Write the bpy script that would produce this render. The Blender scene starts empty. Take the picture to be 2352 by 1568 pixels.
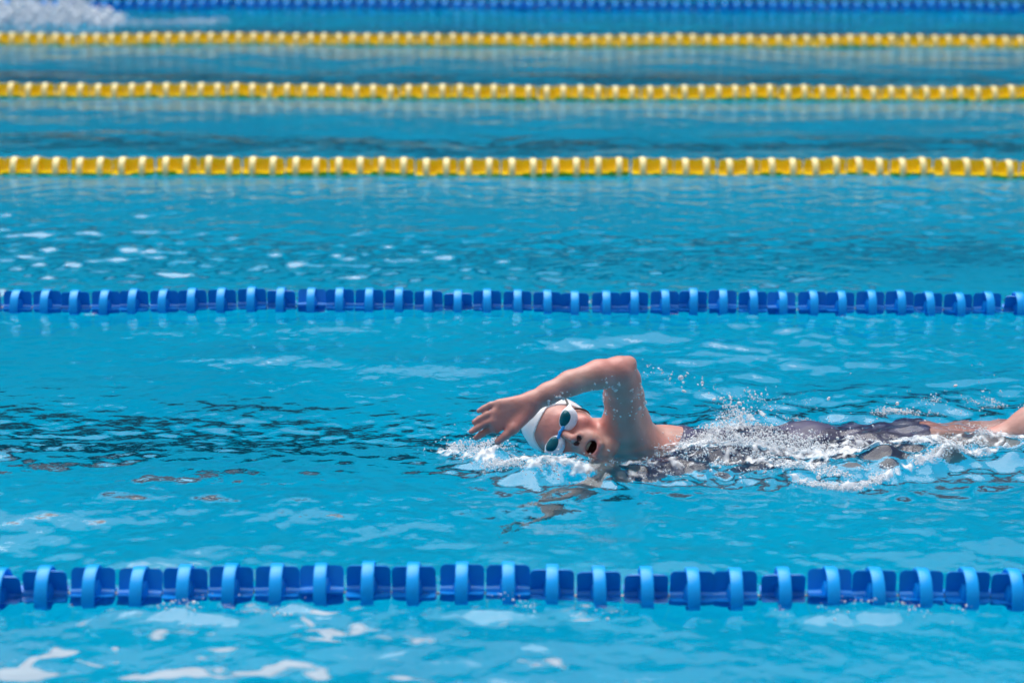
import bpy, math, random
import numpy as np
from mathutils import Vector, Matrix

random.seed(7); RNG = np.random.default_rng(11)
S = bpy.context.scene
COL = S.collection

# ------------------------------------------------------------------ camera
CAM_Y, CAM_H = -3.89, 1.545
cam_d = bpy.data.cameras.new('camera'); cam = bpy.data.objects.new('camera', cam_d); COL.objects.link(cam)
cam_d.sensor_width = 36.0; cam_d.lens = 36.0*4683/2352
cam_d.clip_start = 0.05; cam_d.clip_end = 400
cam.matrix_world = (Matrix.Translation((0, CAM_Y, CAM_H)) @ Matrix.Rotation(math.radians(90-14.85), 4, 'X')
                    @ Matrix.Rotation(math.radians(0.2), 4, 'Z'))
cam_d.dof.use_dof = True; cam_d.dof.focus_distance = 5.1; cam_d.dof.aperture_fstop = 2.5
S.camera = cam

# ------------------------------------------------------------------ light
SUN_EL, SUN_AZ = math.radians(66), math.radians(-25)     # azimuth measured from +y (away from camera) towards +x
w = bpy.data.worlds.new('World'); S.world = w; w.use_nodes = True
nt = w.node_tree; bg = nt.nodes['Background']
sky = nt.nodes.new('ShaderNodeTexSky'); sky.sky_type = 'NISHITA'; sky.sun_disc = False
sky.sun_elevation = SUN_EL; sky.sun_rotation = SUN_AZ; sky.dust_density = 3.0; sky.air_density = 1.0
hsv = nt.nodes.new('ShaderNodeHueSaturation'); hsv.inputs['Saturation'].default_value = 0.4
nt.links.new(sky.outputs[0], hsv.inputs['Color']); nt.links.new(hsv.outputs[0], bg.inputs['Color'])
bg.inputs['Strength'].default_value = 0.105
sl = bpy.data.lights.new('sun', 'SUN'); sl.energy = 2.2; sl.angle = math.radians(60); sl.color = (1.0, .96, .9)
so = bpy.data.objects.new('sun', sl); COL.objects.link(so)
sd = Vector((math.sin(SUN_AZ)*math.cos(SUN_EL), math.cos(SUN_AZ)*math.cos(SUN_EL), math.sin(SUN_EL)))
so.rotation_euler = sd.to_track_quat('Z', 'Y').to_euler()
S.view_settings.view_transform = 'Standard'; S.view_settings.look = 'None'
S.view_settings.exposure = 0.58; S.view_settings.gamma = 1.0
S.render.engine = 'CYCLES'
S.cycles.max_bounces = 14; S.cycles.transmission_bounces = 12; S.cycles.glossy_bounces = 6; S.cycles.diffuse_bounces = 5
S.cycles.caustics_reflective = True; S.cycles.caustics_refractive = True
S.cycles.sample_clamp_indirect = 6.0; S.cycles.blur_glossy = 0.5

# ------------------------------------------------------------------ helpers
def mesh_np(name, V, F, smooth=True):
    V = np.asarray(V, np.float32); F = np.asarray(F, np.int32)
    me = bpy.data.meshes.new(name); n = F.shape[1]
    me.vertices.add(len(V)); me.vertices.foreach_set('co', V.ravel())
    me.loops.add(F.size); me.loops.foreach_set('vertex_index', F.ravel())
    me.polygons.add(len(F)); me.polygons.foreach_set('loop_start', np.arange(0, F.size, n, dtype=np.int32))
    me.polygons.foreach_set('loop_total', np.full(len(F), n, np.int32))
    me.update(calc_edges=True); me.validate()
    me.polygons.foreach_set('use_smooth', np.full(len(me.polygons), smooth, bool))
    return me
def obj(name, me, mat=None, parent=None, loc=(0, 0, 0), **props):
    o = bpy.data.objects.new(name, me); COL.objects.link(o); o.location = loc
    if mat is not None and me is not None: me.materials.append(mat)
    if parent is not None: o.parent = parent
    for k, v in props.items(): o[k] = v
    return o
class MB:
    def __init__(s): s.v = []; s.f = []
    def add(s, V, F):
        n = len(s.v); s.v += [tuple(p) for p in V]; s.f += [tuple(i+n for i in f) for f in F]
    def box(s, x0, y0, z0, x1, y1, z1):
        s.add([(x0,y0,z0),(x1,y0,z0),(x1,y1,z0),(x0,y1,z0),(x0,y0,z1),(x1,y0,z1),(x1,y1,z1),(x0,y1,z1)],
              [(0,3,2,1),(4,5,6,7),(0,1,5,4),(1,2,6,5),(2,3,7,6),(3,0,4,7)])
    def revolve_x(s, prof, n=32, closed=False):
        """profile of (x, r) revolved about the x axis"""
        m = len(prof); V = [(x, r*math.cos(2*math.pi*k/n), r*math.sin(2*math.pi*k/n)) for k in range(n) for x, r in prof]
        F = []
        for k in range(n):
            for j in range(m if closed else m-1):
                a = k*m+j; b = k*m+(j+1) % m; c = ((k+1) % n)*m+(j+1) % m; d = ((k+1) % n)*m+j
                F.append((a, b, c, d))
        if not closed:
            F.append(tuple(k*m for k in range(n))[::-1]); F.append(tuple(k*m+m-1 for k in range(n)))
        s.add(V, F)
    def prism(s, pts, axis, h):
        """outline pts in plane (x, t), thickness 2h along the other axis"""
        n = len(pts)
        if axis == 'y': V = [(x, -h, t) for x, t in pts]+[(x, h, t) for x, t in pts]
        else: V = [(x, t, -h) for x, t in pts]+[(x, t, h) for x, t in pts]
        F = [tuple(range(n)), tuple(range(2*n-1, n-1, -1))]
        for i in range(n): F.append((i, i+n, (i+1) % n+n, (i+1) % n))
        s.add(V, F)
    def mesh(s, name, smooth=False):
        me = bpy.data.meshes.new(name); me.from_pydata(s.v, [], s.f); me.update()
        if smooth: me.polygons.foreach_set('use_smooth', np.ones(len(me.polygons), bool))
        return me
def mat(name, color, rough=.4, spec=.5, **kw):
    m = bpy.data.materials.new(name); m.use_nodes = True
    b = m.node_tree.nodes['Principled BSDF']
    b.inputs['Base Color'].default_value = (*color, 1); b.inputs['Roughness'].default_value = rough
    b.inputs['Specular IOR Level'].default_value = spec
    for k, v in kw.items(): b.inputs[k.replace('_', ' ')].default_value = v
    return m
def noise_var(m, c1, c2, scale, detail=4, coords='Object', lo=.35, hi=.65, stretch=None):
    t = m.node_tree; b = t.nodes['Principled BSDF']
    tc = t.nodes.new('ShaderNodeTexCoord'); n = t.nodes.new('ShaderNodeTexNoise'); r = t.nodes.new('ShaderNodeValToRGB')
    n.inputs['Scale'].default_value = scale; n.inputs['Detail'].default_value = detail
    src = tc.outputs[coords]
    if stretch:
        mp = t.nodes.new('ShaderNodeMapping'); mp.inputs['Scale'].default_value = stretch
        t.links.new(src, mp.inputs['Vector']); src = mp.outputs[0]
    t.links.new(src, n.inputs['Vector']); t.links.new(n.outputs['Fac'], r.inputs['Fac'])
    r.color_ramp.elements[0].position = lo; r.color_ramp.elements[1].position = hi
    r.color_ramp.elements[0].color = (*c1, 1); r.color_ramp.elements[1].color = (*c2, 1)
    t.links.new(r.outputs['Color'], b.inputs['Base Color'])
    return m
def smoothstep(a, b, x):
    t = np.clip((x-a)/(b-a), 0, 1); return t*t*(3-2*t)

# ------------------------------------------------------------------ the water's shape
TILE, TN = 8.192, 1024
def spectrum(seed, lmin, lmax, power, aniso=0.0):
    r = np.random.default_rng(seed)
    k = np.fft.fftfreq(TN, TILE/TN)*2*np.pi
    kx, ky = np.meshgrid(k, k, indexing='ij'); kk = np.hypot(kx, ky)+1e-9
    band = smoothstep(2*np.pi/lmax*.7, 2*np.pi/lmax*1.2, kk)*(1-smoothstep(2*np.pi/lmin*.7, 2*np.pi/lmin*1.3, kk))
    ampl = band*kk**(-power)*(1+aniso*(ky/kk)**2)
    h = np.fft.ifft2(ampl*(r.normal(size=kk.shape)+1j*r.normal(size=kk.shape))).real
    return (h/h.std()).astype(np.float32)
SW = spectrum(1, .5, 2.2, 2.2, 2.0)      # long swell between the ropes
MD = spectrum(2, .16, .6, 2.2, 1.5)      # chop
FN = spectrum(3, .045, .18, 2.0, .8)     # ripples
XF = spectrum(5, .03, .10, 1.6)          # broken water
PATCH = spectrum(4, .8, 3.0, 2.0)        # where it is calm and where not
def samp(T, x, y):
    u = (np.asarray(x)/TILE) % 1.0*TN; v = (np.asarray(y)/TILE) % 1.0*TN
    i = np.floor(u).astype(int); j = np.floor(v).astype(int); a = u-i; b = v-j
    i0, j0, i1, j1 = i % TN, j % TN, (i+1) % TN, (j+1) % TN
    return T[i0, j0]*(1-a)*(1-b)+T[i1, j0]*a*(1-b)+T[i0, j1]*(1-a)*b+T[i1, j1]*a*b
ROPE_Y = [-.05, 2.34, 4.75, 7.05, 9.49, 11.80]
def gauss(x, y, cx, cy, sx, sy): return np.exp(-((x-cx)/sx)**2-((y-cy)/sy)**2)
# local mounds: bow wave, trough by the face, wash over the back, wash in front of the near rope
MOUNDS = [(-.06, .80, .10, .09, .010), (.085, .755, .14, .085, .048), (.24, .73, .10, .06, .012), (.52, .86, .10, .12, .022), (.72, .84, .12, .10, -.012),
          (.92, .80, .16, .08, .02), (1.15, .86, .2, .12, .012), (.60, 1.16, .12, .10, .03), (.95, 1.25, .2, .12, .012),
          (.75, .84, .40, .11, .026), (1.28, .86, .30, .12, .022), (.34, .80, .10, .07, .012),
          (-.55, -.165, .20, .055, .014), (.02, -.165, .20, .055, .012), (.72, -.165, .2, .055, .013)]
SWELLS = [(-.66, 1.74, .26, .10, .014), (-.20, 1.64, .30, .085, .012), (-.5, 2.1, .25, .08, .006), (.15, 1.95, .2, .08, .005)]
def rough_zone(x, y):
    z = 1.1*gauss(x, y, .62, .92, .42, .24)+.8*gauss(x, y, 1.15, .95, .35, .25)+.9*gauss(x, y, -.02, .78, .16, .12)+.5*gauss(x, y, .3, .72, .25, .08)
    z = z+.5*(gauss(x, y, -.55, -.15, .2, .05)+gauss(x, y, .0, -.15, .2, .05)+gauss(x, y, .68, -.17, .2, .06))
    z = z+.18*gauss(x, y, .06, .50, .2, .14)
    return np.clip(z, 0, 1.2)
def height(x, y):
    x = np.asarray(x, np.float32); y = np.asarray(y, np.float32)
    # choppy second lane, calmer far lanes
    lane = np.interp(y, [-4, -.4, .2, 1.5, 2.5, 3.5, 4.6, 4.9, 9.3, 9.8, 12, 30], [.4, .42, .72, .8, .68, .62, .6, .42, .36, .6, .7, .5])
    p = .8+.25*np.clip(samp(PATCH, x, y), -1.6, 1.8)
    l2 = 1-.62*smoothstep(2.3, 2.7, y)*(1-smoothstep(4.4, 4.8, y))
    calm = 1-.72*np.clip(gauss(x, y, -.45, 1.72, .62, .2), 0, 1)
    h = .0068*lane*l2*samp(SW, x, y)+.0046*lane*l2*p*calm*samp(MD, x, y)+.0016*lane*p*samp(FN, x, y)*(1+.8*smoothstep(2.2, 2.6, y)*(1-smoothstep(4.4, 4.8, y)))
    for cx, cy, sx, sy, a in MOUNDS: h = h+a*.6*gauss(x, y, cx, cy, sx, sy)*(1+.3*samp(MD, x*2.3, y*1.9)+.15*samp(FN, x*.7, y*.7))
    h = h+.00042*(.45+.55*calm)*np.minimum(lane*1.3, 1)*samp(XF, x, y)
    for cx, cy, sx, sy, a in SWELLS: h = h+a*gauss(x, y+.02*samp(SW, x*1.5, y), cx, cy, sx, sy)
    rz = rough_zone(x, y)
    h = h+rz*(.0022*samp(XF, x*.8, y*.8)+.0024*samp(FN, x, y))
    return h

# ------------------------------------------------------------------ materials of the setting
m_water = bpy.data.materials.new('water'); m_water.use_nodes = True
t = m_water.node_tree; b = t.nodes['Principled BSDF']
b.inputs['Base Color'].default_value = (1, 1, 1, 1); b.inputs['Roughness'].default_value = 0.0
b.inputs['IOR'].default_value = 1.333; b.inputs['Transmission Weight'].default_value = 1.0
tc = t.nodes.new('ShaderNodeTexCoord')
n1 = t.nodes.new('ShaderNodeTexNoise'); n1.inputs['Scale'].default_value = 38; n1.inputs['Detail'].default_value = 3
bp = t.nodes.new('ShaderNodeBump'); bp.inputs['Strength'].default_value = .5; bp.inputs['Distance'].default_value = .0032
t.links.new(tc.outputs['Object'], n1.inputs['Vector']); t.links.new(n1.outputs['Fac'], bp.inputs['Height'])
t.links.new(bp.outputs[0], b.inputs['Normal'])
va = t.nodes.new('ShaderNodeVolumeAbsorption'); va.inputs['Color'].default_value = (0, .907, .981, 1); va.inputs['Density'].default_value = 0.65
t.links.new(va.outputs[0], t.nodes['Material Output'].inputs['Volume'])

FLOOR_Z = -2.5
m_floor = noise_var(mat('pool_paint', (.02, .5, .7), .6, .2), (.004, .55, .67), (.006, .62, .73), 1.2, 3)
m_line = mat('lane_marking_paint', (.03, .065, .09), .6, .2)
m_line2 = mat('light_blue_lane_paint', (.02, .27, .36), .6, .2)  # mixed towards the floor blue so this line shows less
m_line3 = mat('grey_lane_paint', (.10, .13, .16), .6, .2)
m_wall = noise_var(mat('pool_wall_paint', (.02, .5, .7), .5), (.10, .48, .60), (.12, .56, .66), 2.0)
m_deck = noise_var(mat('deck_concrete', (.4, .38, .35), .8), (.30, .29, .27), (.42, .40, .37), 6)

# ------------------------------------------------------------------ pool shell
PX0, PX1, PY0, PY1 = -25.0, 25.0, -2.3, 18.6
me = MB(); me.add([(PX0,PY0,FLOOR_Z),(PX1,PY0,FLOOR_Z),(PX1,PY1,FLOOR_Z),(PX0,PY1,FLOOR_Z)], [(0,1,2,3)])
obj('pool_floor', me.mesh('pool_floor'), m_floor, kind='structure')
for i in range(-1, 8):
    yc = -.05+2.37*(i+.5)
    me = MB(); me.box(PX0+2, yc-.125, FLOOR_Z-.02, PX1-2, yc+.125, FLOOR_Z+.004)
    obj('lane_marking', me.mesh('lane_marking'), {1: m_line, 2: m_line2}.get(i, m_line3), kind='structure')
WALL_TOP = .28
def wall(x0, y0, x1, y1):
    me = MB(); me.box(x0, y0, FLOOR_Z-.1, x1, y1, WALL_TOP); obj('pool_wall', me.mesh('pool_wall'), m_wall, kind='structure')
wall(PX0-.3, PY1, PX1+.3, PY1+.3); wall(PX0-.3, PY0-.3, PX1+.3, PY0)
wall(PX0-.3, PY0, PX0, PY1); wall(PX1, PY0, PX1+.3, PY1)
me = MB()
for (x0, y0, x1, y1) in [(-60, PY1+.3, 60, 60), (-60, -40, 60, PY0-.3), (-60, PY0-.3, PX0-.3, PY1+.3), (PX1+.3, PY0-.3, 60, PY1+.3)]:
    me.add([(x0,y0,.27),(x1,y0,.27),(x1,y1,.27),(x0,y1,.27)], [(0,1,2,3)])
obj('pool_deck', me.mesh('pool_deck'), m_deck, kind='structure')

# water surface: one sheet, finer where the camera is near
def axis(parts):
    out = [parts[0][0]]
    for a, bb, st in parts:
        n = max(1, int(round((bb-a)/st))); out += list(a+(bb-a)*np.arange(1, n+1)/n)
    return np.array(out, np.float32)
xs = axis([(PX0, -6, .5), (-6, -2.6, .03), (-2.6, -1.0, .012), (-1.0, -.3, .007), (-.3, 1.4, .005), (1.4, 2.6, .012), (2.6, 6, .03), (6, PX1, .5)])
ys = axis([(PY0, -.8, .05), (-.8, -.3, .008), (-.3, .4, .007), (.4, 1.4, .005), (1.4, 5.0, .009), (5.0, 12.5, .016), (12.5, PY1, .06)])
X, Y = np.meshgrid(xs, ys, indexing='ij'); Z = height(X, Y)
nx, ny = X.shape; idx = np.arange(nx*ny).reshape(nx, ny)
F = np.stack([idx[:-1, :-1], idx[1:, :-1], idx[1:, 1:], idx[:-1, 1:]], -1).reshape(-1, 4)
obj('water', mesh_np('water', np.stack([X, Y, Z], -1).reshape(-1, 3), F), m_water, kind='structure')
del X, Y, Z, F, idx

# ------------------------------------------------------------------ lane ropes
def plastic(name, c, rough=.3):
    return mat(name, c, rough, .28)
M_BLUE = plastic('blue_plastic', (.0, .23, .72)); M_BLUE_RING = plastic('lit_blue_plastic', (.0, .36, .93))  # rings: same plastic, the light they catch put into a brighter blue
M_YEL = plastic('yellow_plastic', (1.0, .715, .004)); M_YEL_RING = plastic('lit_yellow_plastic', (.98, .83, .38))  # yellow rings likewise: sky glare put into the paler colour
M_CABLE = mat('steel_cable', (.35, .36, .38), .35, .5, Metallic=.8)
RR = .059
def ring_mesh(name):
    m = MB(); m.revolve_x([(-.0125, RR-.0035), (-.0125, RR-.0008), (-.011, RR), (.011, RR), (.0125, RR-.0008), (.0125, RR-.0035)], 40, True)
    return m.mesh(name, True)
def float_mesh(name, L=.0442, R=RR-.005, r=.011, hz=.66):
    m = MB()
    pts = []
    for cx, cz, a0 in [(L-r, R-r, 0), (-L+r, R-r, 90), (-L+r, -R+r, 180), (L-r, -R+r, 270)]:
        for k in range(5):
            a = math.radians(a0+22.5*k); pts.append((cx+r*math.cos(a), cz+r*math.sin(a)))
    m.prism(pts, 'y', .0016)
    # the crossing plate in two halves, butted against the first
    for s in (-1, 1):
        q = [(x, t*s*hz) for x, t in pts if t > 0]
        q = sorted(q, key=lambda p: p[0]); q = [(q[0][0], .0016*s)]+q+[(q[-1][0], .0016*s)]
        if s < 0: q = q[::-1]
        m.prism(q, 'z', .0016)
    m.revolve_x([(-.0445, .007), (-.0445, .011), (-.018, .013), (-.013, .030), (.013, .030), (.018, .013), (.0445, .011), (.0445, .007)], 24, True)
    return m.mesh(name, False)
def cable_mesh(name, x0, x1):
    m = MB(); m.revolve_x([(x0, .005), (x1, .005)], 10); return m.mesh(name, True)
PROTO = {}
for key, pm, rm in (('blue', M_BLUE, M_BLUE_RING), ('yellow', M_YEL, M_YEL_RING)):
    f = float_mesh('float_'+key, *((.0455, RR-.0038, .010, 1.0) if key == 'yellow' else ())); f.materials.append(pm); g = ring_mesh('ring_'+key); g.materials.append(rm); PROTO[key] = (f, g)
PITCH = .0925
def lane_rope(y, key, label, xl, xr, pair=0.0, zoff=.013, seed=0):
    rr = random.Random(seed)
    root = obj('lane_rope', None, loc=(0, y, 0), label=label, category='lane rope', group='lane ropes dividing the pool')
    obj('cable', cable_mesh('cable', PX0, PX1), M_CABLE, root, loc=(0, 0, zoff-.003))
    fm, gm = PROTO[key]
    n0 = int(math.floor(xl/PITCH)); n1 = int(math.ceil(xr/PITCH)); far = MB()
    ph = rr.random()*PITCH
    for i in range(int(PX0/PITCH)+4, int(PX1/PITCH)-4):
        x = i*PITCH+ph+(pair if i % 2 else -pair)+rr.uniform(-.003, .003)
        roll = rr.uniform(-.12, .12) if key == 'yellow' else rr.choice([rr.uniform(-.15, .15), rr.uniform(-.38, .38)])
        if n0 <= i < n1:
            z = zoff+.55*float(height(x, y))+rr.uniform(-.002, .002)
            f = fl = bpy.data.objects.new('float', fm); COL.objects.link(f); f.parent = root
            f.location = (x, .004*math.sin(x*3.1+seed)+.002*math.sin(x*9+seed), z+.003*math.sin(x*4.3+seed*2)); f.rotation_euler = (roll, rr.uniform(-.02, .02), rr.uniform(-.025, .025))
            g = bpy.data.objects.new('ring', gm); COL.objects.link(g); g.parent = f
        elif n0-120 <= i < n1+120:
            c, s_ = math.cos(roll), math.sin(roll)
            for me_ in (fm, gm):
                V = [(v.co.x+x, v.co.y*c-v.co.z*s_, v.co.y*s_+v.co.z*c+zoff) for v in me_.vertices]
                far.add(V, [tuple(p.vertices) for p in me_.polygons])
    me = far.mesh('float_line'); obj('float_line', me, PROTO[key][0].materials[0], root, kind='stuff')
HW = [1.12, 1.75, 2.4, 3.0, 3.65, 4.25]
ROPES = [('blue', 'nearest lane rope of large blue floats, crossing the foreground in front of the swimmer'),
         ('blue', 'blue lane rope directly behind the swimmer, between her and the yellow ropes'),
         ('yellow', 'nearest yellow lane rope, the largest of the three, next behind the blue rope'),
         ('yellow', 'middle yellow lane rope, between the two other yellow ropes'),
         ('yellow', 'farthest yellow lane rope, with the smallest blurred yellow floats'),
         ('blue', 'farthest blue lane rope, blurred and cut by the top edge beyond the yellow ropes')]
for i, (k, lab) in enumerate(ROPES):
    lane_rope(ROPE_Y[i], k, lab, -HW[i], HW[i], pair=.002 if k == 'yellow' else 0.0, zoff=[-.001, .000, .010, .012, .012, .012][i], seed=20+i)

# ------------------------------------------------------------------ stand added across the pool, out of view, shaped for the water's reflections
def stand():  # the added stand, out of view
    root = obj('added_stand', None, loc=(0, 25, .27), label='added grey covered stand across the pool, unseen except as reflections in the water', category='added_stand')
    m_con = noise_var(mat('added_stand_concrete', (.3, .28, .27), .8), (.16, .17, .18), (.26, .25, .25), 1.5)
    m_seat = noise_var(mat('added_stand_seats', (.1, .1, .1), .6), (.03, .05, .07), (.09, .10, .115), .8)
    m_roof = mat('added_stand_roof', (.05, .10, .14), .6)
    me = MB()
    for i in range(9): me.box(-45, i*.8, 0, 45, i*.8+.797, .9+i*.45)
    obj('added_terrace', me.mesh('added_terrace'), m_con, root)
    me = MB()
    for i in range(9):
        for j in range(30):
            if (i*7+j*3) % 11 == 0: continue
            me.box(-44+j*3, i*.8+.25, .903+i*.45, -44+j*3+2.4, i*.8+.7, 1.45+i*.45)
    obj('added_seating', me.mesh('added_seating'), m_seat, root)
    me = MB(); me.box(-45, 7.25, 0, 45, 7.6, 10.8); obj('added_back_wall', me.mesh('added_back_wall'), m_con, root)
    me = MB(); me.box(-46, -1.0, 10.803, 46, 8, 11.3); obj('added_roof', me.mesh('added_roof'), m_roof, root)
    for j in range(10):
        me = MB(); me.box(-40.5+9*j, 7.0, 4.6, -40.2+9*j, 7.247, 10.8); obj('added_column', me.mesh('added_column'), m_roof, root)
stand()
def sky_blocker():  # unseen building added behind the camera to cut the frontal sky light
    root = obj('sky_blocker', None, loc=(0, -11, .27), label='plain building added unseen behind the camera to cut sky light from the front', category='building')
    m_cl = noise_var(mat('render_wall', (.3, .3, .3), .8), (.16, .16, .17), (.2, .2, .2), 1.0)
    me = MB(); me.box(-30, -6, 0, 30, 0, 4.0); obj('wall', me.mesh('wall'), m_cl, root)  # wall of the added sky blocker
    me = MB(); me.box(-30.5, -6.5, 4.003, 30.5, 1.0, 4.25); obj('added_roof', me.mesh('added_roof'), m_cl, root)
    for j in range(10):
        me = MB(); me.box(-27+6*j, .003, .9, -24+6*j, .06, 3.2); obj('blocker_window', me.mesh('blocker_window'), mat('blocker_dark_glass', (.02, .03, .04), .1), root)
sky_blocker()

# ------------------------------------------------------------------ signed-distance modelling
def cap(a, b, ra, rb, k=.012):
    a = np.array(a, float); b = np.array(b, float); m = max(ra, rb)
    def fn(P):
        ab = b-a; tt = np.clip(((P-a)@ab)/(ab@ab), 0, 1)
        return np.linalg.norm(P-a-tt[:, None]*ab, axis=1)-(ra+(rb-ra)*tt)
    return (fn, np.minimum(a, b)-m, np.maximum(a, b)+m, k, 1)
def ell(c, rad, R=None, k=.012, sign=1):
    c = np.array(c, float); rad = np.array(rad, float); R = np.eye(3) if R is None else R; m = rad.max()
    def fn(P):
        q = (P-c)@R; k0 = np.linalg.norm(q/rad, axis=1); k1 = np.linalg.norm(q/rad**2, axis=1)+1e-9
        return k0*(k0-1)/k1
    return (fn, c-m, c+m, k, sign)
def chain(pts, k=.012):
    return [cap(p[:3], q[:3], p[3], q[3], k) for p, q in zip(pts[:-1], pts[1:])]
def evaluate(prims, P, lo=None, hi=None):
    d = np.full(len(P), 1.0)
    for fn, a, b, k, sign in prims:
        if lo is not None:
            mg = .05
            if np.any(a-mg > hi) or np.any(b+mg < lo): continue
        e = fn(P)
        if sign > 0:
            h = np.clip(.5+.5*(d-e)/k, 0, 1); d = d*(1-h)+e*h-k*h*(1-h)
        else:
            e = -e; h = np.clip(.5-.5*(d-e)/k, 0, 1); d = d*(1-h)+e*h+k*h*(1-h)
    return d
def nets(sdf, lo, hi, vox, B=24):
    """surface nets over sparse blocks; sdf(P, lo, hi) -> distances"""
    lo = np.array(lo, float); nb = np.ceil((np.array(hi)-lo)/(vox*B)).astype(int)
    NN = (nb+2)*B+8; half = vox*(B/2+1)*math.sqrt(3)+.012
    ids, pos, quads = [], [], []
    g = np.arange(B+2)
    for bi in range(nb[0]):
        for bj in range(nb[1]):
            for bk in range(nb[2]):
                o = np.array([bi, bj, bk])*B; c = lo+(o+(B+1)/2)*vox
                if abs(sdf(c[None], c-half, c+half)[0]) > half*1.15: continue
                p0 = lo+o*vox; I, J, K = np.meshgrid(g, g, g, indexing='ij')
                P = np.stack([I, J, K], -1).reshape(-1, 3)*vox+p0
                D = sdf(P, P.min(0), P.max(0)).reshape(B+2, B+2, B+2)
                s = D < 0
                if s.all() or not s.any(): continue
                n = B+1; acc = np.zeros((n, n, n, 3)); cnt = np.zeros((n, n, n))
                for ax in range(3):
                    d0 = np.take(D, range(0, n), ax); d1 = np.take(D, range(1, n+1), ax); cr = (d0 < 0) != (d1 < 0)
                    tt = np.where(cr, d0/np.where(cr, d0-d1, 1), 0)
                    oth = [q for q in range(3) if q != ax]
                    for da in (0, 1):
                        for db in (0, 1):
                            sl = [slice(None)]*3; sl[oth[0]] = slice(da, da+n); sl[oth[1]] = slice(db, db+n)
                            c_ = cr[tuple(sl)]; t_ = tt[tuple(sl)]
                            off = np.zeros((n, n, n, 3)); off[..., ax] = t_; off[..., oth[0]] = da; off[..., oth[1]] = db
                            acc += np.where(c_[..., None], off, 0); cnt += c_
                ci = np.argwhere(cnt > 0); pv = acc[cnt > 0]/cnt[cnt > 0][:, None]+ci
                gi = ci+o; key = (gi[:, 0]*NN[1]+gi[:, 1])*NN[2]+gi[:, 2]
                ids.append(key); pos.append(lo+(pv+o)*vox)
                for ax in range(3):
                    oth = [(1, 2), (2, 0), (0, 1)][ax]
                    d0 = s.take(range(0, n), ax); d1 = s.take(range(1, n+1), ax)
                    cr = d0 != d1; sl = [slice(1, n)]*3
                    e = np.argwhere(cr[tuple(sl)])+1
                    if not len(e): continue
                    flip = d0[e[:, 0], e[:, 1], e[:, 2]]
                    cells = []
                    for da, db in ((-1, -1), (0, -1), (0, 0), (-1, 0)):
                        q = e.copy(); q[:, oth[0]] += da; q[:, oth[1]] += db; q = q+o
                        cells.append((q[:, 0]*NN[1]+q[:, 1])*NN[2]+q[:, 2])
                    qd = np.stack(cells, 1); qd = np.where(flip[:, None], qd, qd[:, ::-1]); quads.append(qd)
    ids = np.concatenate(ids); pos = np.concatenate(pos); quads = np.concatenate(quads)
    u, fi = np.unique(ids, return_index=True)
    F = np.searchsorted(u, quads)
    ok = (u[np.clip(F, 0, len(u)-1)] == quads).all(1)
    V = pos[fi]; F = F[ok]
    # relax the lattice a little
    for _ in range(2):
        A = np.zeros_like(V); N = np.zeros(len(V))
        for a in range(4):
            b_ = (a+1) % 4
            np.add.at(A, F[:, a], V[F[:, b_]]); np.add.at(N, F[:, a], 1); np.add.at(A, F[:, b_], V[F[:, a]]); np.add.at(N, F[:, b_], 1)
        V = V*.5+.5*A/np.maximum(N, 1)[:, None]
    return V, F
def largest(V, F):
    lab = np.arange(len(V))
    while True:
        m = lab[F].min(1); new = lab.copy()
        for a in range(4): np.minimum.at(new, F[:, a], m)
        new = new[new]
        if (new == lab).all(): break
        lab = new
    u, c = np.unique(lab, return_counts=True); keep = lab == u[c.argmax()]
    return V[keep], (np.cumsum(keep)-1)[F[keep[F[:, 0]]]]
def S_of(prims): return lambda P, lo=None, hi=None: evaluate(prims, P, lo, hi)
def vcol(me, C):
    a = me.color_attributes.new('Col', 'FLOAT_COLOR', 'POINT')
    a.data.foreach_set('color', np.concatenate([C, np.ones((len(C), 1))], 1).astype(np.float32).ravel())
def use_vcol(m):
    t = m.node_tree; a = t.nodes.new('ShaderNodeVertexColor'); a.layer_name = 'Col'
    t.links.new(a.outputs['Color'], t.nodes['Principled BSDF'].inputs['Base Color']); return m

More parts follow.
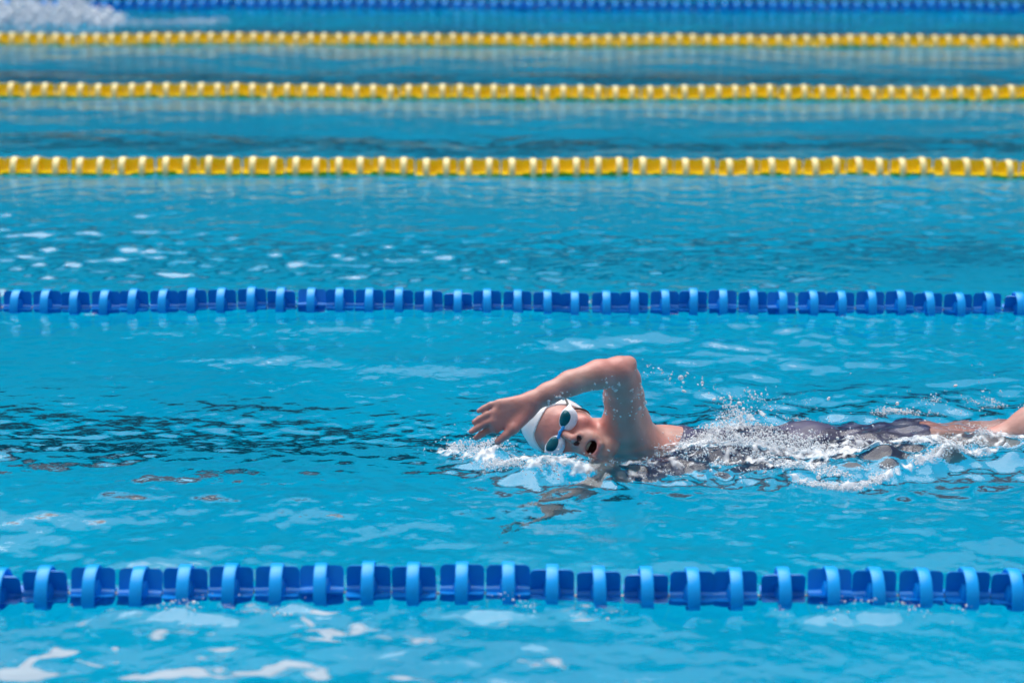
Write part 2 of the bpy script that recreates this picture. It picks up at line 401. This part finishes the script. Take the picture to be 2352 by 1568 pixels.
# ------------------------------------------------------------------ the swimmer
def unit(v): v = np.array(v, float); return v/np.linalg.norm(v)
HO = np.array([.122, .888, .048])                       # bridge of the nose
c_img, s_img, f_cam = np.array([.90, -.133, -.41]), np.array([.43, .28, .855]), np.array([0, -.95, .31])
th = math.radians(12)
HF = unit(f_cam*math.cos(th)-c_img*math.sin(th)-.07*s_img)
HU = -c_img-(-c_img@HF)*HF; HU = unit(HU); HS = np.cross(HU, HF)
HR = np.stack([HS, HF, HU], 1)
def H(s, f, u): return HO+HR@np.array([s, f, u])
def hl(P): return (P-HO)@HR
def hcap(a, b, ra, rb, k=.01): return cap(H(*a), H(*b), ra, rb, k)
def hell(c, r, k=.01, sign=1): return ell(H(*c), r, HR, k, sign)
cranium = [hell((0, -.088, .030), (.074, .094, .090))]
head = cranium+[hell((0, -.058, -.045), (.058, .060, .085), .03), hell((0, -.024, -.120), (.025, .020, .017), .025),
    hcap((.050, -.085, -.060), (.018, -.030, -.118), .017, .015, .02), hcap((-.050, -.085, -.060), (-.018, -.030, -.118), .017, .015, .02),
    hell((.040, -.022, -.034), (.022, .018, .020), .02), hell((-.040, -.022, -.034), (.022, .018, .020), .02),
    hcap((-.034, -.011, .016), (.034, -.011, .016), .011, .011, .018),
    hcap((0, .001, .000), (0, .022, -.037), .0075, .0105, .009), hcap((-.0115, .010, -.042), (.0115, .010, -.042), .0085, .0085, .006),
    hell((0, -.004, -.072), (.034, .016, .034), .016),
    hcap((-.016, .0040, -.0665), (.016, .0040, -.0665), .0046, .0046, .006), hcap((-.015, .0010, -.1005), (.015, .0010, -.1005), .0075, .0075, .006),
    hcap((-.022, -.004, -.082), (-.017, .000, -.070), .006, .006, .006), hcap((.022, -.004, -.082), (.017, .000, -.070), .006, .006, .006),
    hcap((-.022, -.004, -.082), (-.016, -.001, -.101), .006, .006, .006), hcap((.022, -.004, -.082), (.016, -.001, -.101), .006, .006, .006),
    hell((0, .004, -.084), (.0175, .034, .0125), .004, -1),
    hell((.0065, .017, -.0485), (.0050, .0070, .0062), .002, -1), hell((-.0065, .017, -.0485), (.0050, .0070, .0062), .002, -1)]
skull_only = cranium+[hell((0, -.058, -.045), (.058, .060, .085), .03)]
neck = [cap(H(0, -.095, -.055), (.305, 1.00, -.05), .050, .060, .03)]
arm = chain([(.305, .975, .00, .064), (.283, .925, .062, .056), (.271, .85, .151, .046), (.264, .80, .205, .041), (.254, .765, .237, .0355)], .02) \
    + chain([(.254, .765, .237, .0355), (.205, .742, .237, .0335), (.137, .712, .224, .0285), (.085, .693, .204, .0245), (.049, .682, .188, .0235)], .012) \
    + [ell((.274, .774, .252), (.020, .020, .018), None, .012), cap((.281, .776, .258), (.282, .788, .225), .0125, .010, .010)]
def finger(a, b, r, bend=.004):
    a = np.array(a); b = np.array(b); m1 = a+(b-a)*.42+np.array([0, bend, .002]); m2 = a+(b-a)*.74+np.array([0, bend*.6, .001])
    return [cap(a, m1, r*1.08, r*1.02, .004), cap(m1, m2, r*1.02, r*.95, .003), cap(m2, b, r*.95, r*.80, .003)]
W_ = np.array([.046, .681, .187])
palm_k = .014
hand = [cap(W_+np.array([0, 0, .006]), (-.028, .655, .189), .015, .0125, palm_k), cap(W_, (-.036, .648, .170), .017, .0125, palm_k),
        cap(W_-np.array([0, 0, .004]), (-.040, .643, .152), .017, .0125, palm_k), cap(W_-np.array([.004, 0, .012]), (-.035, .642, .136), .015, .0125, palm_k),
        cap((.036, .668, .165), (.004, .636, .136), .018, .0135, .014)]
creases = [cap((-.026, .637, .198), (-.029, .629, .165), .0022, .0022, .003, ), cap((-.029, .629, .165), (-.024, .626, .140), .0022, .0022, .003),
           cap((-.018, .628, .150), (.012, .636, .172), .0022, .0022, .003)]
creases = [c[:4]+(-1,) for c in creases]
fingers = finger((-.030, .654, .192), (-.0765, .657, .172), .0074)+finger((-.038, .647, .172), (-.087, .645, .1485), .0081) \
    + finger((-.041, .641, .153), (-.094, .636, .128), .0085, .006)+finger((-.036, .641, .136), (-.083, .642, .111), .0083, .008) \
    + [cap((.004, .636, .136), (-.014, .630, .121), .0115, .0100, .006), cap((-.014, .630, .121), (-.033, .628, .106), .0100, .0080, .003)]
arm2 = chain([(.31, 1.13, -.13, .062), (.205, 1.05, -.315, .042), (.19, 1.04, -.33, .038), (.07, .945, -.455, .026)], .02) \
    + [cap((.07, .945, -.455), (.025+.012*q, .905+.02*q, -.515), .017, .012, .012) for q in (-1, 0, 1)] \
    + sum([finger((.02+.012*q, .90+.02*q, -.52), (-.01+.016*q, .865+.024*q, -.575), .0085) for q in (-1.4, -.5, .45, 1.35)], []) \
    + [cap((.055, .92, -.46), (.01, .865, -.475), .013, .0085, .006)]
torso = chain([(.30, .985, -.03, .070), (.40, 1.02, -.075, .085), (.58, 1.06, -.115, .094), (.76, 1.09, -.098, .092), (.92, 1.09, -.115, .090)], .05) \
    + [ell((.36, 1.03, -.12), (.13, .15, .10), None, .05), cap((.30, .96, -.02), (.31, 1.12, -.12), .06, .062, .04)]
legs = chain([(.88, 1.14, -.125, .074), (1.05, 1.18, -.125, .064), (1.28, 1.20, -.10, .052), (1.40, 1.20, -.10, .050), (1.70, 1.20, -.13, .036)], .03) \
    + chain([(.88, 1.07, -.115, .074), (1.24, 1.08, -.062, .056), (1.335, 1.07, .004, .058), (1.62, 1.05, .075, .040)], .03)
body = torso+legs+neck+arm+arm2+hand+fingers+creases+head
# culled distance: far primitives never reach across a block
V, F = nets(S_of(body), (-.13, .55, -.62), (1.74, 1.26, .32), .0026)
body_me = mesh_np('body', V, F)
L = hl(V)
skin = np.array([.535, .27, .235])*np.ones((len(V), 1))
mott = samp(MD, V[:, 0]*9, V[:, 1]*9+V[:, 2]*7)[:, None]
mott2 = samp(SW, V[:, 0]*11+3, V[:, 1]*11+V[:, 2]*9)[:, None]
skin = skin*(1+.06*mott)*(1+np.array([.03, -.05, -.05])*mott2)
flush = np.maximum.reduce([gauss(L[:, 0], L[:, 2], s_*.040, -.035, .022, .02)*(L[:, 1] > -.05) for s_ in (-1, 1)]+[gauss(L[:, 0], L[:, 2], 0, .03, .05, .03)*(L[:, 1] > -.04), gauss(L[:, 0], L[:, 2], 0, -.04, .012, .012)*(L[:, 1] > 0)])[:, None]
hd = (V[:, 0] < .04) & (V[:, 2] > .06)
flush = np.maximum(flush, (hd*.55)[:, None]); flush = np.maximum(flush, (.6*gauss(V[:, 0], V[:, 2], .268, .275, .04, .035))[:, None])
skin = skin*(1-.65*flush)+np.array([.53, .19, .175])*.65*flush
ml = np.sqrt((L[:, 0]/.027)**2+((L[:, 2]+.085)/.0235)**2); lip = ((1-smoothstep(.88, 1.02, ml))*(L[:, 1] > -.02)*(.25+.75*smoothstep(-.086, -.094, L[:, 2])))[:, None]
skin = skin*(1-lip)+np.array([.56, .23, .22])*lip
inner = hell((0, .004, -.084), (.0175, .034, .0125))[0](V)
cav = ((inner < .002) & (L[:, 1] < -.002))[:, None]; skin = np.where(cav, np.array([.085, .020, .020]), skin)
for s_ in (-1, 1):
    nos = (hell((s_*.0065, .017, -.0485), (.0050, .0070, .0062))[0](V) < .0018)[:, None] & (L[:, 2:] < -.043); skin = np.where(nos, np.array([.10, .03, .03]), skin)  # nostril hollows darkened: their shade is put into the skin colour
vcol(body_me, skin)
m_skin = use_vcol(mat('wet_skin', (.6, .35, .27), .46, .4, Subsurface_Weight=.12, Subsurface_Scale=.01, Coat_Weight=.16, Coat_Roughness=.12))
t = m_skin.node_tree; tc = t.nodes.new('ShaderNodeTexCoord'); n1 = t.nodes.new('ShaderNodeTexNoise'); n1.inputs['Scale'].default_value = 95; n1.inputs['Detail'].default_value = 4
bp = t.nodes.new('ShaderNodeBump'); bp.inputs['Strength'].default_value = .35; bp.inputs['Distance'].default_value = .003
t.links.new(tc.outputs['Object'], n1.inputs['Vector']); t.links.new(n1.outputs['Fac'], bp.inputs['Height']); t.links.new(bp.outputs[0], t.nodes['Principled BSDF'].inputs['Normal'])
person = obj('person', body_me, m_skin, label='swimmer in white cap and teal goggles breathing with one bent arm raised over the water', category='person')
# teeth
t_me = MB()
for q in range(-2, 3):
    c = H(q*.0044, -.0025-.0006*q*q, -.0735)
    V0 = [c+HR@np.array([dx*.0021, dy*.003, dz*.0036]) for dx, dy, dz in [(-1,-1,-1),(1,-1,-1),(1,1,-1),(-1,1,-1),(-1,-1,1),(1,-1,1),(1,1,1),(-1,1,1)]]
    t_me.add(V0, [(0,3,2,1),(4,5,6,7),(0,1,5,4),(1,2,6,5),(2,3,7,6),(3,0,4,7)])
obj('teeth', t_me.mesh('teeth'), mat('enamel', (.50, .45, .34), .3), person)
# cap
def cap_sdf(P, lo=None, hi=None):
    q = hl(P); d = evaluate(skull_only, P)-.0035-.0012*np.sin(q[:, 2]*90+q[:, 0]*40)*smoothstep(.03, .09, q[:, 2])
    inner_ = -(d+.006); edge = np.maximum(.062+1.3*np.minimum(q[:, 1]+.012, 0), -.062)-12*np.maximum(np.abs(q[:, 0])-.2, 0)
    return np.maximum(np.maximum(d, inner_), (edge-q[:, 2])*.62)
c0 = H(0, -.085, .03)
V, F = nets(cap_sdf, c0-.135, c0+.135, .0024); obj('swim_cap', mesh_np('swim_cap', V, F), mat('white_silicone', (.80, .81, .84), .35, .5, Coat_Weight=.3), person)
# goggles
fr = []; ln = []
for s_ in (-1, 1):
    fr += [hell((s_*.035, .001, -.002), (.0290, .0140, .0225), .006), hcap((s_*.050, .000, .006), (s_*.071, -.013, .013), .013, .0035, .012)]
    ln += [hell((s_*.035, .0075, .0030), (.0215, .0105, .0155), .004), hcap((s_*.044, .0095, .007), (s_*.0605, .0025, .0125), .0085, .0030, .010)]
c0 = H(0, 0, 0)
V, F = nets(S_of(fr), c0-.085, c0+.085, .0016); gog = obj('goggles', mesh_np('goggles', V, F), mat('white_rubber', (.76, .82, .92), .3), person)
m_lens = mat('mirror_lens', (.0, .10, .145), .08, .3)
for s_ in (0, 2):
    V, F = nets(S_of(ln[s_:s_+2]), c0-.085, c0+.085, .0014); obj('lens', mesh_np('lens', V, F), m_lens, gog)
V, F = nets(S_of([hcap((-.014, .011, -.001), (0, .0125, .001), .0042, .0036, .003), hcap((.014, .011, -.001), (0, .0125, .001), .0042, .0036, .003)]), c0-.04, c0+.04, .0013)
obj('bridge', mesh_np('bridge', V, F), mat('bright_blue_rubber', (.01, .33, .80), .35), gog)
def on_head(p, off):
    p = np.array(p, float)
    for _ in range(6):
        d = evaluate(skull_only, p[None])[0]-off
        g = np.array([evaluate(skull_only, (p+e)[None])[0] for e in np.eye(3)*.001])-d-off
        p = p-unit(g)*d
    return p
def tube(pts, r, n=8):
    m = MB(); pts = [np.array(p) for p in pts]; rings = []
    up = np.array([.1, .2, 1.0])
    for i, p in enumerate(pts):
        tg = unit(pts[min(i+1, len(pts)-1)]-pts[max(i-1, 0)]); a = unit(np.cross(tg, up)); b_ = np.cross(tg, a)
        m.v += [tuple(p+r*(a*math.cos(2*math.pi*k/n)+b_*math.sin(2*math.pi*k/n))) for k in range(n)]
    for i in range(len(pts)-1):
        for k in range(n): m.f.append((i*n+k, i*n+(k+1) % n, (i+1)*n+(k+1) % n, (i+1)*n+k))
    m.f.append(tuple(range(n))[::-1]); m.f.append(tuple(range((len(pts)-1)*n, len(pts)*n)))
    return m
m_strap = mat('black_rubber', (.02, .022, .03), .4)
for ups in (.075, -.035):
    pts = []
    for s_ in (1, -1):
        seg = [np.array([s_*.066, -.014, .010])*(1-q)+np.array([s_*.085, -.10, ups*.85])*q for q in np.linspace(0, 1, 9)]
        seg += [np.array([s_*.085*math.cos(q), -.10-.085*math.sin(q), ups*(.85+.15*math.sin(q))]) for q in np.linspace(.15, math.pi/2, 9)]
        pts += seg if s_ > 0 else seg[::-1]
    pts = [on_head(H(*p), .0048) for p in pts]
    obj('strap', tube(pts, .0026).mesh('strap', True), m_strap, gog)
# swimsuit
suit_p = torso+legs[:1]+legs[4:5]
def suit_sdf(P, lo=None, hi=None):
    d = evaluate(torso+legs, P, lo, hi)-.0055-.0012*samp(MD, P[:, 0]*4, P[:, 1]*4+P[:, 2]*3)
    return np.maximum(np.maximum(d, (.335+1.0*(P[:, 2]+.08)-P[:, 0])*.7), P[:, 0]-1.07+.0*P[:, 1])
V, F = nets(suit_sdf, (.25, .78, -.26), (1.10, 1.24, .08), .004); V, F = largest(V, F)
m_suit = noise_var(mat('navy_swimsuit_fabric', (.02, .025, .07), .45, .4), (.030, .032, .090), (.060, .060, .140), 22, 3)
obj('swimsuit', mesh_np('swimsuit', V, F), m_suit, person)

# ------------------------------------------------------------------ splashes, foam and drops
def ico(n):
    import bmesh
    bm = bmesh.new(); bmesh.ops.create_icosphere(bm, subdivisions=n, radius=1.0)
    V = np.array([v.co for v in bm.verts]); F = np.array([[v.index for v in f.verts] for f in bm.faces]); bm.free(); return V, F
ICO1, ICO2 = ico(1), ico(2)
def blobs(name, P, R, m, base=ICO2, flat=None, **props):
    P = np.asarray(P, float); R = np.asarray(R, float); n = len(P); bv, bf = base
    sc = RNG.uniform(.6, 1.6, (n, 1, 3))*R[:, None, None]
    if flat is not None: sc[:, :, 2] *= flat
    Vv = bv[None]*sc
    a = RNG.uniform(0, 6.28, n); c, s_ = np.cos(a)[:, None], np.sin(a)[:, None]
    if flat is None:
        Vv = np.stack([Vv[..., 0]*c-Vv[..., 2]*s_, Vv[..., 1], Vv[..., 0]*s_+Vv[..., 2]*c], -1)
    else: Vv = np.stack([Vv[..., 0]*c-Vv[..., 1]*s_, Vv[..., 0]*s_+Vv[..., 1]*c, Vv[..., 2]], -1)
    Vv = Vv+P[:, None]
    Ff = bf[None]+(np.arange(n)*len(bv))[:, None, None]
    return obj(name, mesh_np(name, Vv.reshape(-1, 3), Ff.reshape(-1, 3)), m, kind='stuff', **props)
m_foam = mat('foam', (.84, .87, .91), .25, .5)
m_raft = mat('thin_foam', (.64, .73, .83), .4, .4)
m_drop = mat('water_drops', (.97, .98, 1.0), .05, .5, Transmission_Weight=.3, IOR=1.33)
P, R = [], []; DP, DR = [], []
def seg_pts(pts, n, width, zs, rmin, rmax, lift=0.0):
    """froth scattered along a path of (x, y, z above the water)"""
    pts = np.array(pts, float); q = RNG.uniform(0, len(pts)-1, n); i = np.minimum(q.astype(int), len(pts)-2); fr_ = (q-i)[:, None]
    p = pts[i]*(1-fr_)+pts[i+1]*fr_
    p[:, :2] += RNG.normal(0, width, (n, 2))*np.array([1, .8])
    p[:, 2] = height(p[:, 0], p[:, 1])+p[:, 2]*RNG.uniform(.0, 1.0, n)**.7+np.abs(RNG.normal(0, zs, n))+lift
    r = .55*rmin*(rmax/rmin)**(RNG.random(n)**2.4)
    return p, r
def lace(p, r, scale, thr):
    k = samp(FN, p[:, 0]*scale+p[:, 2]*1.7, p[:, 1]*scale+.31) > thr
    return p[k], r[k]
def froth(*a, scale=1.2, thr=.15, **k):
    p, r = lace(*seg_pts(a[0], int(a[1]*1.0), *a[2:], **k), scale, thr); P.append(p); R.append(r)
# bow wave round the reaching hand
froth([(-.17, .92, .0), (-.10, .90, .02), (-.06, .82, .025), (-.05, .74, .01)], 2600, .026, .005, .0012, .0042, thr=0)
froth([(-.09, .78, .01), (-.02, .74, .015), (.05, .72, .015), (.10, .71, .005)], 2600, .026, .005, .0012, .0042, thr=0)
froth([(.10, .70, .0), (.2, .70, .0), (.3, .74, .0), (.42, .80, .004)], 1500, .03, .003, .001, .003, thr=.5)
# behind the shoulder
froth([(.46, .92, .01), (.52, 1.00, .03), (.57, 1.08, .05), (.64, 1.16, .06)], 2400, .022, .006, .0012, .0046, thr=-.1)
froth([(.42, .88, .01), (.55, .92, .035), (.68, .92, .035), (.78, .87, .012)], 5200, .050, .007, .0012, .0050, thr=-.1)
froth([(.48, .82, .0), (.62, .80, .01), (.72, .74, .006), (.80, .68, .0)], 4200, .040, .004, .0012, .0046, thr=.1)
froth([(.66, .70, .004), (.73, .645, .008), (.79, .60, .008), (.85, .66, .012), (.93, .72, .01), (1.02, .78, .008), (1.15, .82, .004)], 4200, .012, .004, .0012, .0042, thr=-.5)
froth([(.6, 1.02, .01), (.7, 1.12, .01), (.8, 1.14, .0)], 1200, .02, .004, .001, .0035, thr=.2)
froth([(.92, .88, .01), (1.05, .90, .01), (1.2, .9, .004), (1.32, .93, .004)], 3800, .05, .003, .001, .004, thr=.3)
froth([(.95, 1.20, .0), (1.0, 1.22, .006), (1.04, 1.18, .0)], 700, .016, .004, .001, .0038, thr=-.2)
froth([(1.08, 1.22, .0), (1.15, 1.30, .006), (1.25, 1.36, .004), (1.34, 1.30, .0)], 1100, .03, .003, .001, .0036, thr=.5)
froth([(1.16, 1.12, .0), (1.2, 1.06, .004), (1.22, 1.0, .0)], 700, .022, .004, .001, .0036, thr=0)
froth([(.70, 1.40, .0), (.76, 1.38, .0), (.78, 1.34, .0)], 120, .03, .003, .001, .003, thr=0)
for a_ in (-.55, .02, .70):
    froth([(a_-.16, -.165, .004), (a_, -.15, .012), (a_+.16, -.165, .004)], 260, .03, .004, .0014, .005, thr=.6)
blobs('splash_foam', np.concatenate(P), np.concatenate(R), m_foam, ICO1, label='white froth and spray churned up around the swimmer', category='splash')
# thrown drops
def drops(pts, n, wid, rmin, rmax, absz=True):
    pts = np.array(pts, float); q = RNG.uniform(0, len(pts)-1, n); i = np.minimum(q.astype(int), len(pts)-2); f_ = (q-i)[:, None]
    p = pts[i]*(1-f_)+pts[i+1]*f_+RNG.normal(0, wid, (n, 3)); DP.append(p); DR.append(1.1*rmin*(rmax/rmin)**(RNG.random(n)**3.2))
drops([(.30, .72, .265), (.40, .72, .235), (.47, .74, .20), (.51, .76, .165), (.53, .80, .13)], 110, .013, .0010, .0042)
drops([(.53, .80, .13), (.56, .88, .08), (.60, .92, .05)], 45, .016, .001, .0036)
drops([(.48, .72, .03), (.60, .70, .035), (.75, .66, .03)], 90, .022, .0012, .0046)
drops([(.30, .70, .02), (.42, .66, .015), (.55, .62, .01)], 45, .03, .001, .0034)
drops([(-.02, .72, .03), (.10, .70, .025), (.2, .70, .02)], 90, .025, .001, .0032)
drops([(.55, .95, .06), (.8, .95, .07), (1.1, 1.1, .04), (1.3, 1.25, .03)], 90, .035, .001, .0036)
drops([(-.15, .85, .02), (.0, .8, .02)], 40, .03, .001, .003)
# beads clinging to the raised arm
A_ = np.array([(.258, .80, .205), (.271, .85, .151), (.281, .91, .08)]); k_ = RNG.uniform(0, 2, 70); i_ = np.minimum(k_.astype(int), 1); f_ = (k_-i_)[:, None]
pa = A_[i_]*(1-f_)+A_[i_+1]*f_; ang = RNG.uniform(-1.2, 1.2, 70); rd = np.stack([np.sin(ang), -np.cos(ang)*.9, np.cos(ang)*.2], 1)
B_ = np.array([(.235, .752, .226), (.137, .712, .208), (.085, .693, .19)]); k2 = RNG.uniform(0, 2, 34)**1.2; k2 = np.minimum(k2, 1.99); i2 = k2.astype(int); f2 = (k2-i2)[:, None]
pb = B_[i2]*(1-f2)+B_[i2+1]*f2; a2 = RNG.uniform(-.7, .5, 34); rb = np.stack([np.zeros(34), -np.cos(a2), np.sin(a2)], 1)
sk = S_of(body)
def bead(p, dvec):
    out = []
    for q, d in zip(p, dvec):
        x = q.copy()
        for _ in range(12):
            e = sk(x[None])[0]
            x = x-d*e*.9
        out.append(x)
    return np.array(out)
DP += [bead(pa, rd), bead(pb, rb)]; DR += [.0013*(3.6)**(RNG.random(70)**1.6), .0013*(3.0)**(RNG.random(34)**1.6)]
blobs('water_drops', np.concatenate(DP), np.concatenate(DR), m_drop, ICO2, label='clear water drops thrown up and running off the raised arm', category='drops')
# foam films: thin lacy sheets that ride on the water
def film_mat(name, c):
    m = mat(name, c, .35, .5); t = m.node_tree; b = t.nodes['Principled BSDF']
    a = t.nodes.new('ShaderNodeVertexColor'); a.layer_name = 'Col'; t.links.new(a.outputs['Color'], b.inputs['Alpha']); return m
def film(name, x0, x1, y0, y1, st, alpha_fn, lift_fn, m, **props):
    gx = np.arange(x0, x1, st); gy = np.arange(y0, y1, st); X, Y = np.meshgrid(gx, gy, indexing='ij')
    A = np.clip(alpha_fn(X, Y), 0, 1); Z = height(X, Y)+.0012+lift_fn(X, Y)
    nx, ny = X.shape; idx = np.arange(nx*ny).reshape(nx, ny)
    keep = np.maximum.reduce([A[:-1, :-1], A[1:, :-1], A[1:, 1:], A[:-1, 1:]]) > .03
    F = np.stack([idx[:-1, :-1], idx[1:, :-1], idx[1:, 1:], idx[:-1, 1:]], -1)[keep]
    u, inv = np.unique(F, return_inverse=True)
    V = np.stack([X, Y, Z], -1).reshape(-1, 3)[u]; me = mesh_np(name, V, inv.reshape(F.shape))
    vcol(me, np.repeat(A.reshape(-1, 1)[u], 3, 1)); return obj(name, me, m, kind='stuff', **props)
def blob(X, Y, pts): return np.maximum.reduce([w*np.exp(-((X-a)/sx)**2-((Y-b_)/sy)**2) for a, b_, sx, sy, w in pts])
def path_d(X, Y, pts):
    d = np.full(X.shape, 9.0)
    for (ax, ay), (bx, by) in zip(pts[:-1], pts[1:]):
        t_ = np.clip(((X-ax)*(bx-ax)+(Y-ay)*(by-ay))/((bx-ax)**2+(by-ay)**2), 0, 1); d = np.minimum(d, np.hypot(X-ax-t_*(bx-ax), Y-ay-t_*(by-ay)))
    return d
def ridged(X, Y, s_): return 1-1.5*np.abs(samp(FN, X*s_, Y*s_))
RAFTS = [(-.345, -.17, .045, .012, .9), (-.375, -.205, .012, .035, .9), (-.33, -.25, .055, .013, .9), (-.36, -.30, .055, .014, 1), (-.355, -.27, .015, .03, .8),
         (-.53, -.355, .06, .018, 1.2), (-.56, -.385, .035, .022, 1.1), (-.44, -.43, .11, .022, 1.1), (-.36, -.445, .05, .02, 1.2), (-.62, -.455, .08, .016, 1.2), (-.20, -.455, .05, .014, .9),
         (-.862, -.365, .016, .055, 1.5), (-.895, -.45, .05, .045, 1.9), (-.80, -.39, .035, .010, 1.0), (-.75, -.375, .02, .008, .9), (-.02, -.36, .02, .01, .7), (-.08, -.28, .02, .008, .7), (.15, -.2, .03, .007, .7)]
def raft_a(X, Y):
    wx = X+.022*samp(MD, X*2.6, Y*2.6+2); wy = Y+.014*samp(MD, X*2.6+4, Y*2.6)
    return .8*smoothstep(.36, .95, blob(wx, wy, RAFTS)+.20*samp(MD, X*2.2, Y*1.8)+.13*samp(FN, X*.8, Y*.8)+.12*samp(XF, X*1.4, Y*1.4))
film('drifting_foam', -1.02, .32, -.56, -.12, .004, raft_a, lambda X, Y: .001+0*X, film_mat('thin_foam_film', (.36, .42, .49)), label='white rafts of foam drifting in the near foreground water', category='foam')
P1 = [(.44, .90), (.52, .93), (.62, .90), (.72, .86), (.82, .84)]; P2 = [(.66, .70), (.73, .645), (.79, .60), (.86, .665), (.95, .73), (1.05, .79), (1.2, .83)]
P3 = [(.46, .93), (.52, 1.0), (.57, 1.08), (.64, 1.16)]; P4 = [(-.17, .90), (-.10, .86), (-.04, .77), (.06, .72), (.16, .71)]; P5 = [(.86, .90), (1.0, .90), (1.2, .92), (1.36, .95)]; P6 = [(.28, .74), (.4, .78), (.55, .80), (.7, .78)]
def wash_m(X, Y):
    return np.maximum.reduce([1.25*np.exp(-(path_d(X, Y, P1)/.075)**2), 1.15*np.exp(-(path_d(X, Y, P2)/.018)**2), 1.0*np.exp(-(path_d(X, Y, P3)/.026)**2), 1.05*np.exp(-(path_d(X, Y, P4)/.038)**2),
                              .95*np.exp(-(path_d(X, Y, P5)/.08)**2), .88*np.exp(-(path_d(X, Y, P6)/.055)**2)])
def wash_a(X, Y):
    m_ = wash_m(X, Y); n_ = .60*ridged(X, Y, 1.15)+.30*samp(XF, X*.9, Y*.9)+.45*samp(XF, X*2.5, Y*2.5)+.18*samp(MD, X, Y)+.25*np.exp(-((X-.08)/.12)**2-((Y-.72)/.06)**2)
    return .82*smoothstep(.62, 1.5, m_+.50*n_)*smoothstep(.15, .6, m_)
def wash_l(X, Y):
    m_ = wash_m(X, Y)
    return np.clip(m_, 0, 1.2)*(.005+.005*np.clip(samp(FN, X*1.1+1, Y*1.1), 0, 2)+.003*np.abs(samp(XF, X*.9, Y*.9))+.0022*samp(XF, X*2.5+1, Y*2.5))
film('wash_foam', -.24, 1.42, .54, 1.22, .0027, wash_a, wash_l, film_mat('churned_foam_film', (.80, .84, .89)), label='thin lacy sheet of churned white water along the swimmer', category='foam')
# the wash of another swimmer, far left
P, R = [], []
for cx, sx, hz, n in [(-4.1, .14, .085, 800), (-3.75, .10, .10, 700), (-3.45, .12, .09, 750), (-3.15, .10, .09, 600), (-2.95, .08, .05, 300)]:
    p = np.zeros((n, 3)); p[:, 0] = cx+RNG.normal(0, sx, n); p[:, 1] = 10.75+RNG.normal(0, .18, n); p[:, 2] = np.abs(RNG.normal(0, hz, n))*np.exp(-((p[:, 0]-cx)/sx)**2*.4); P.append(p); R.append(.006*(3.5)**RNG.random(n))
p, r = seg_pts([(-2.9, 10.55, 0), (-2.4, 10.7, .01), (-2.1, 10.9, 0)], 500, .04, .01, .005, .014); P.append(p); R.append(r)
blobs('distant_splash', np.concatenate(P), np.concatenate(R), m_raft, ICO1, label='blurred white splash of a far lane at the top left', category='splash')
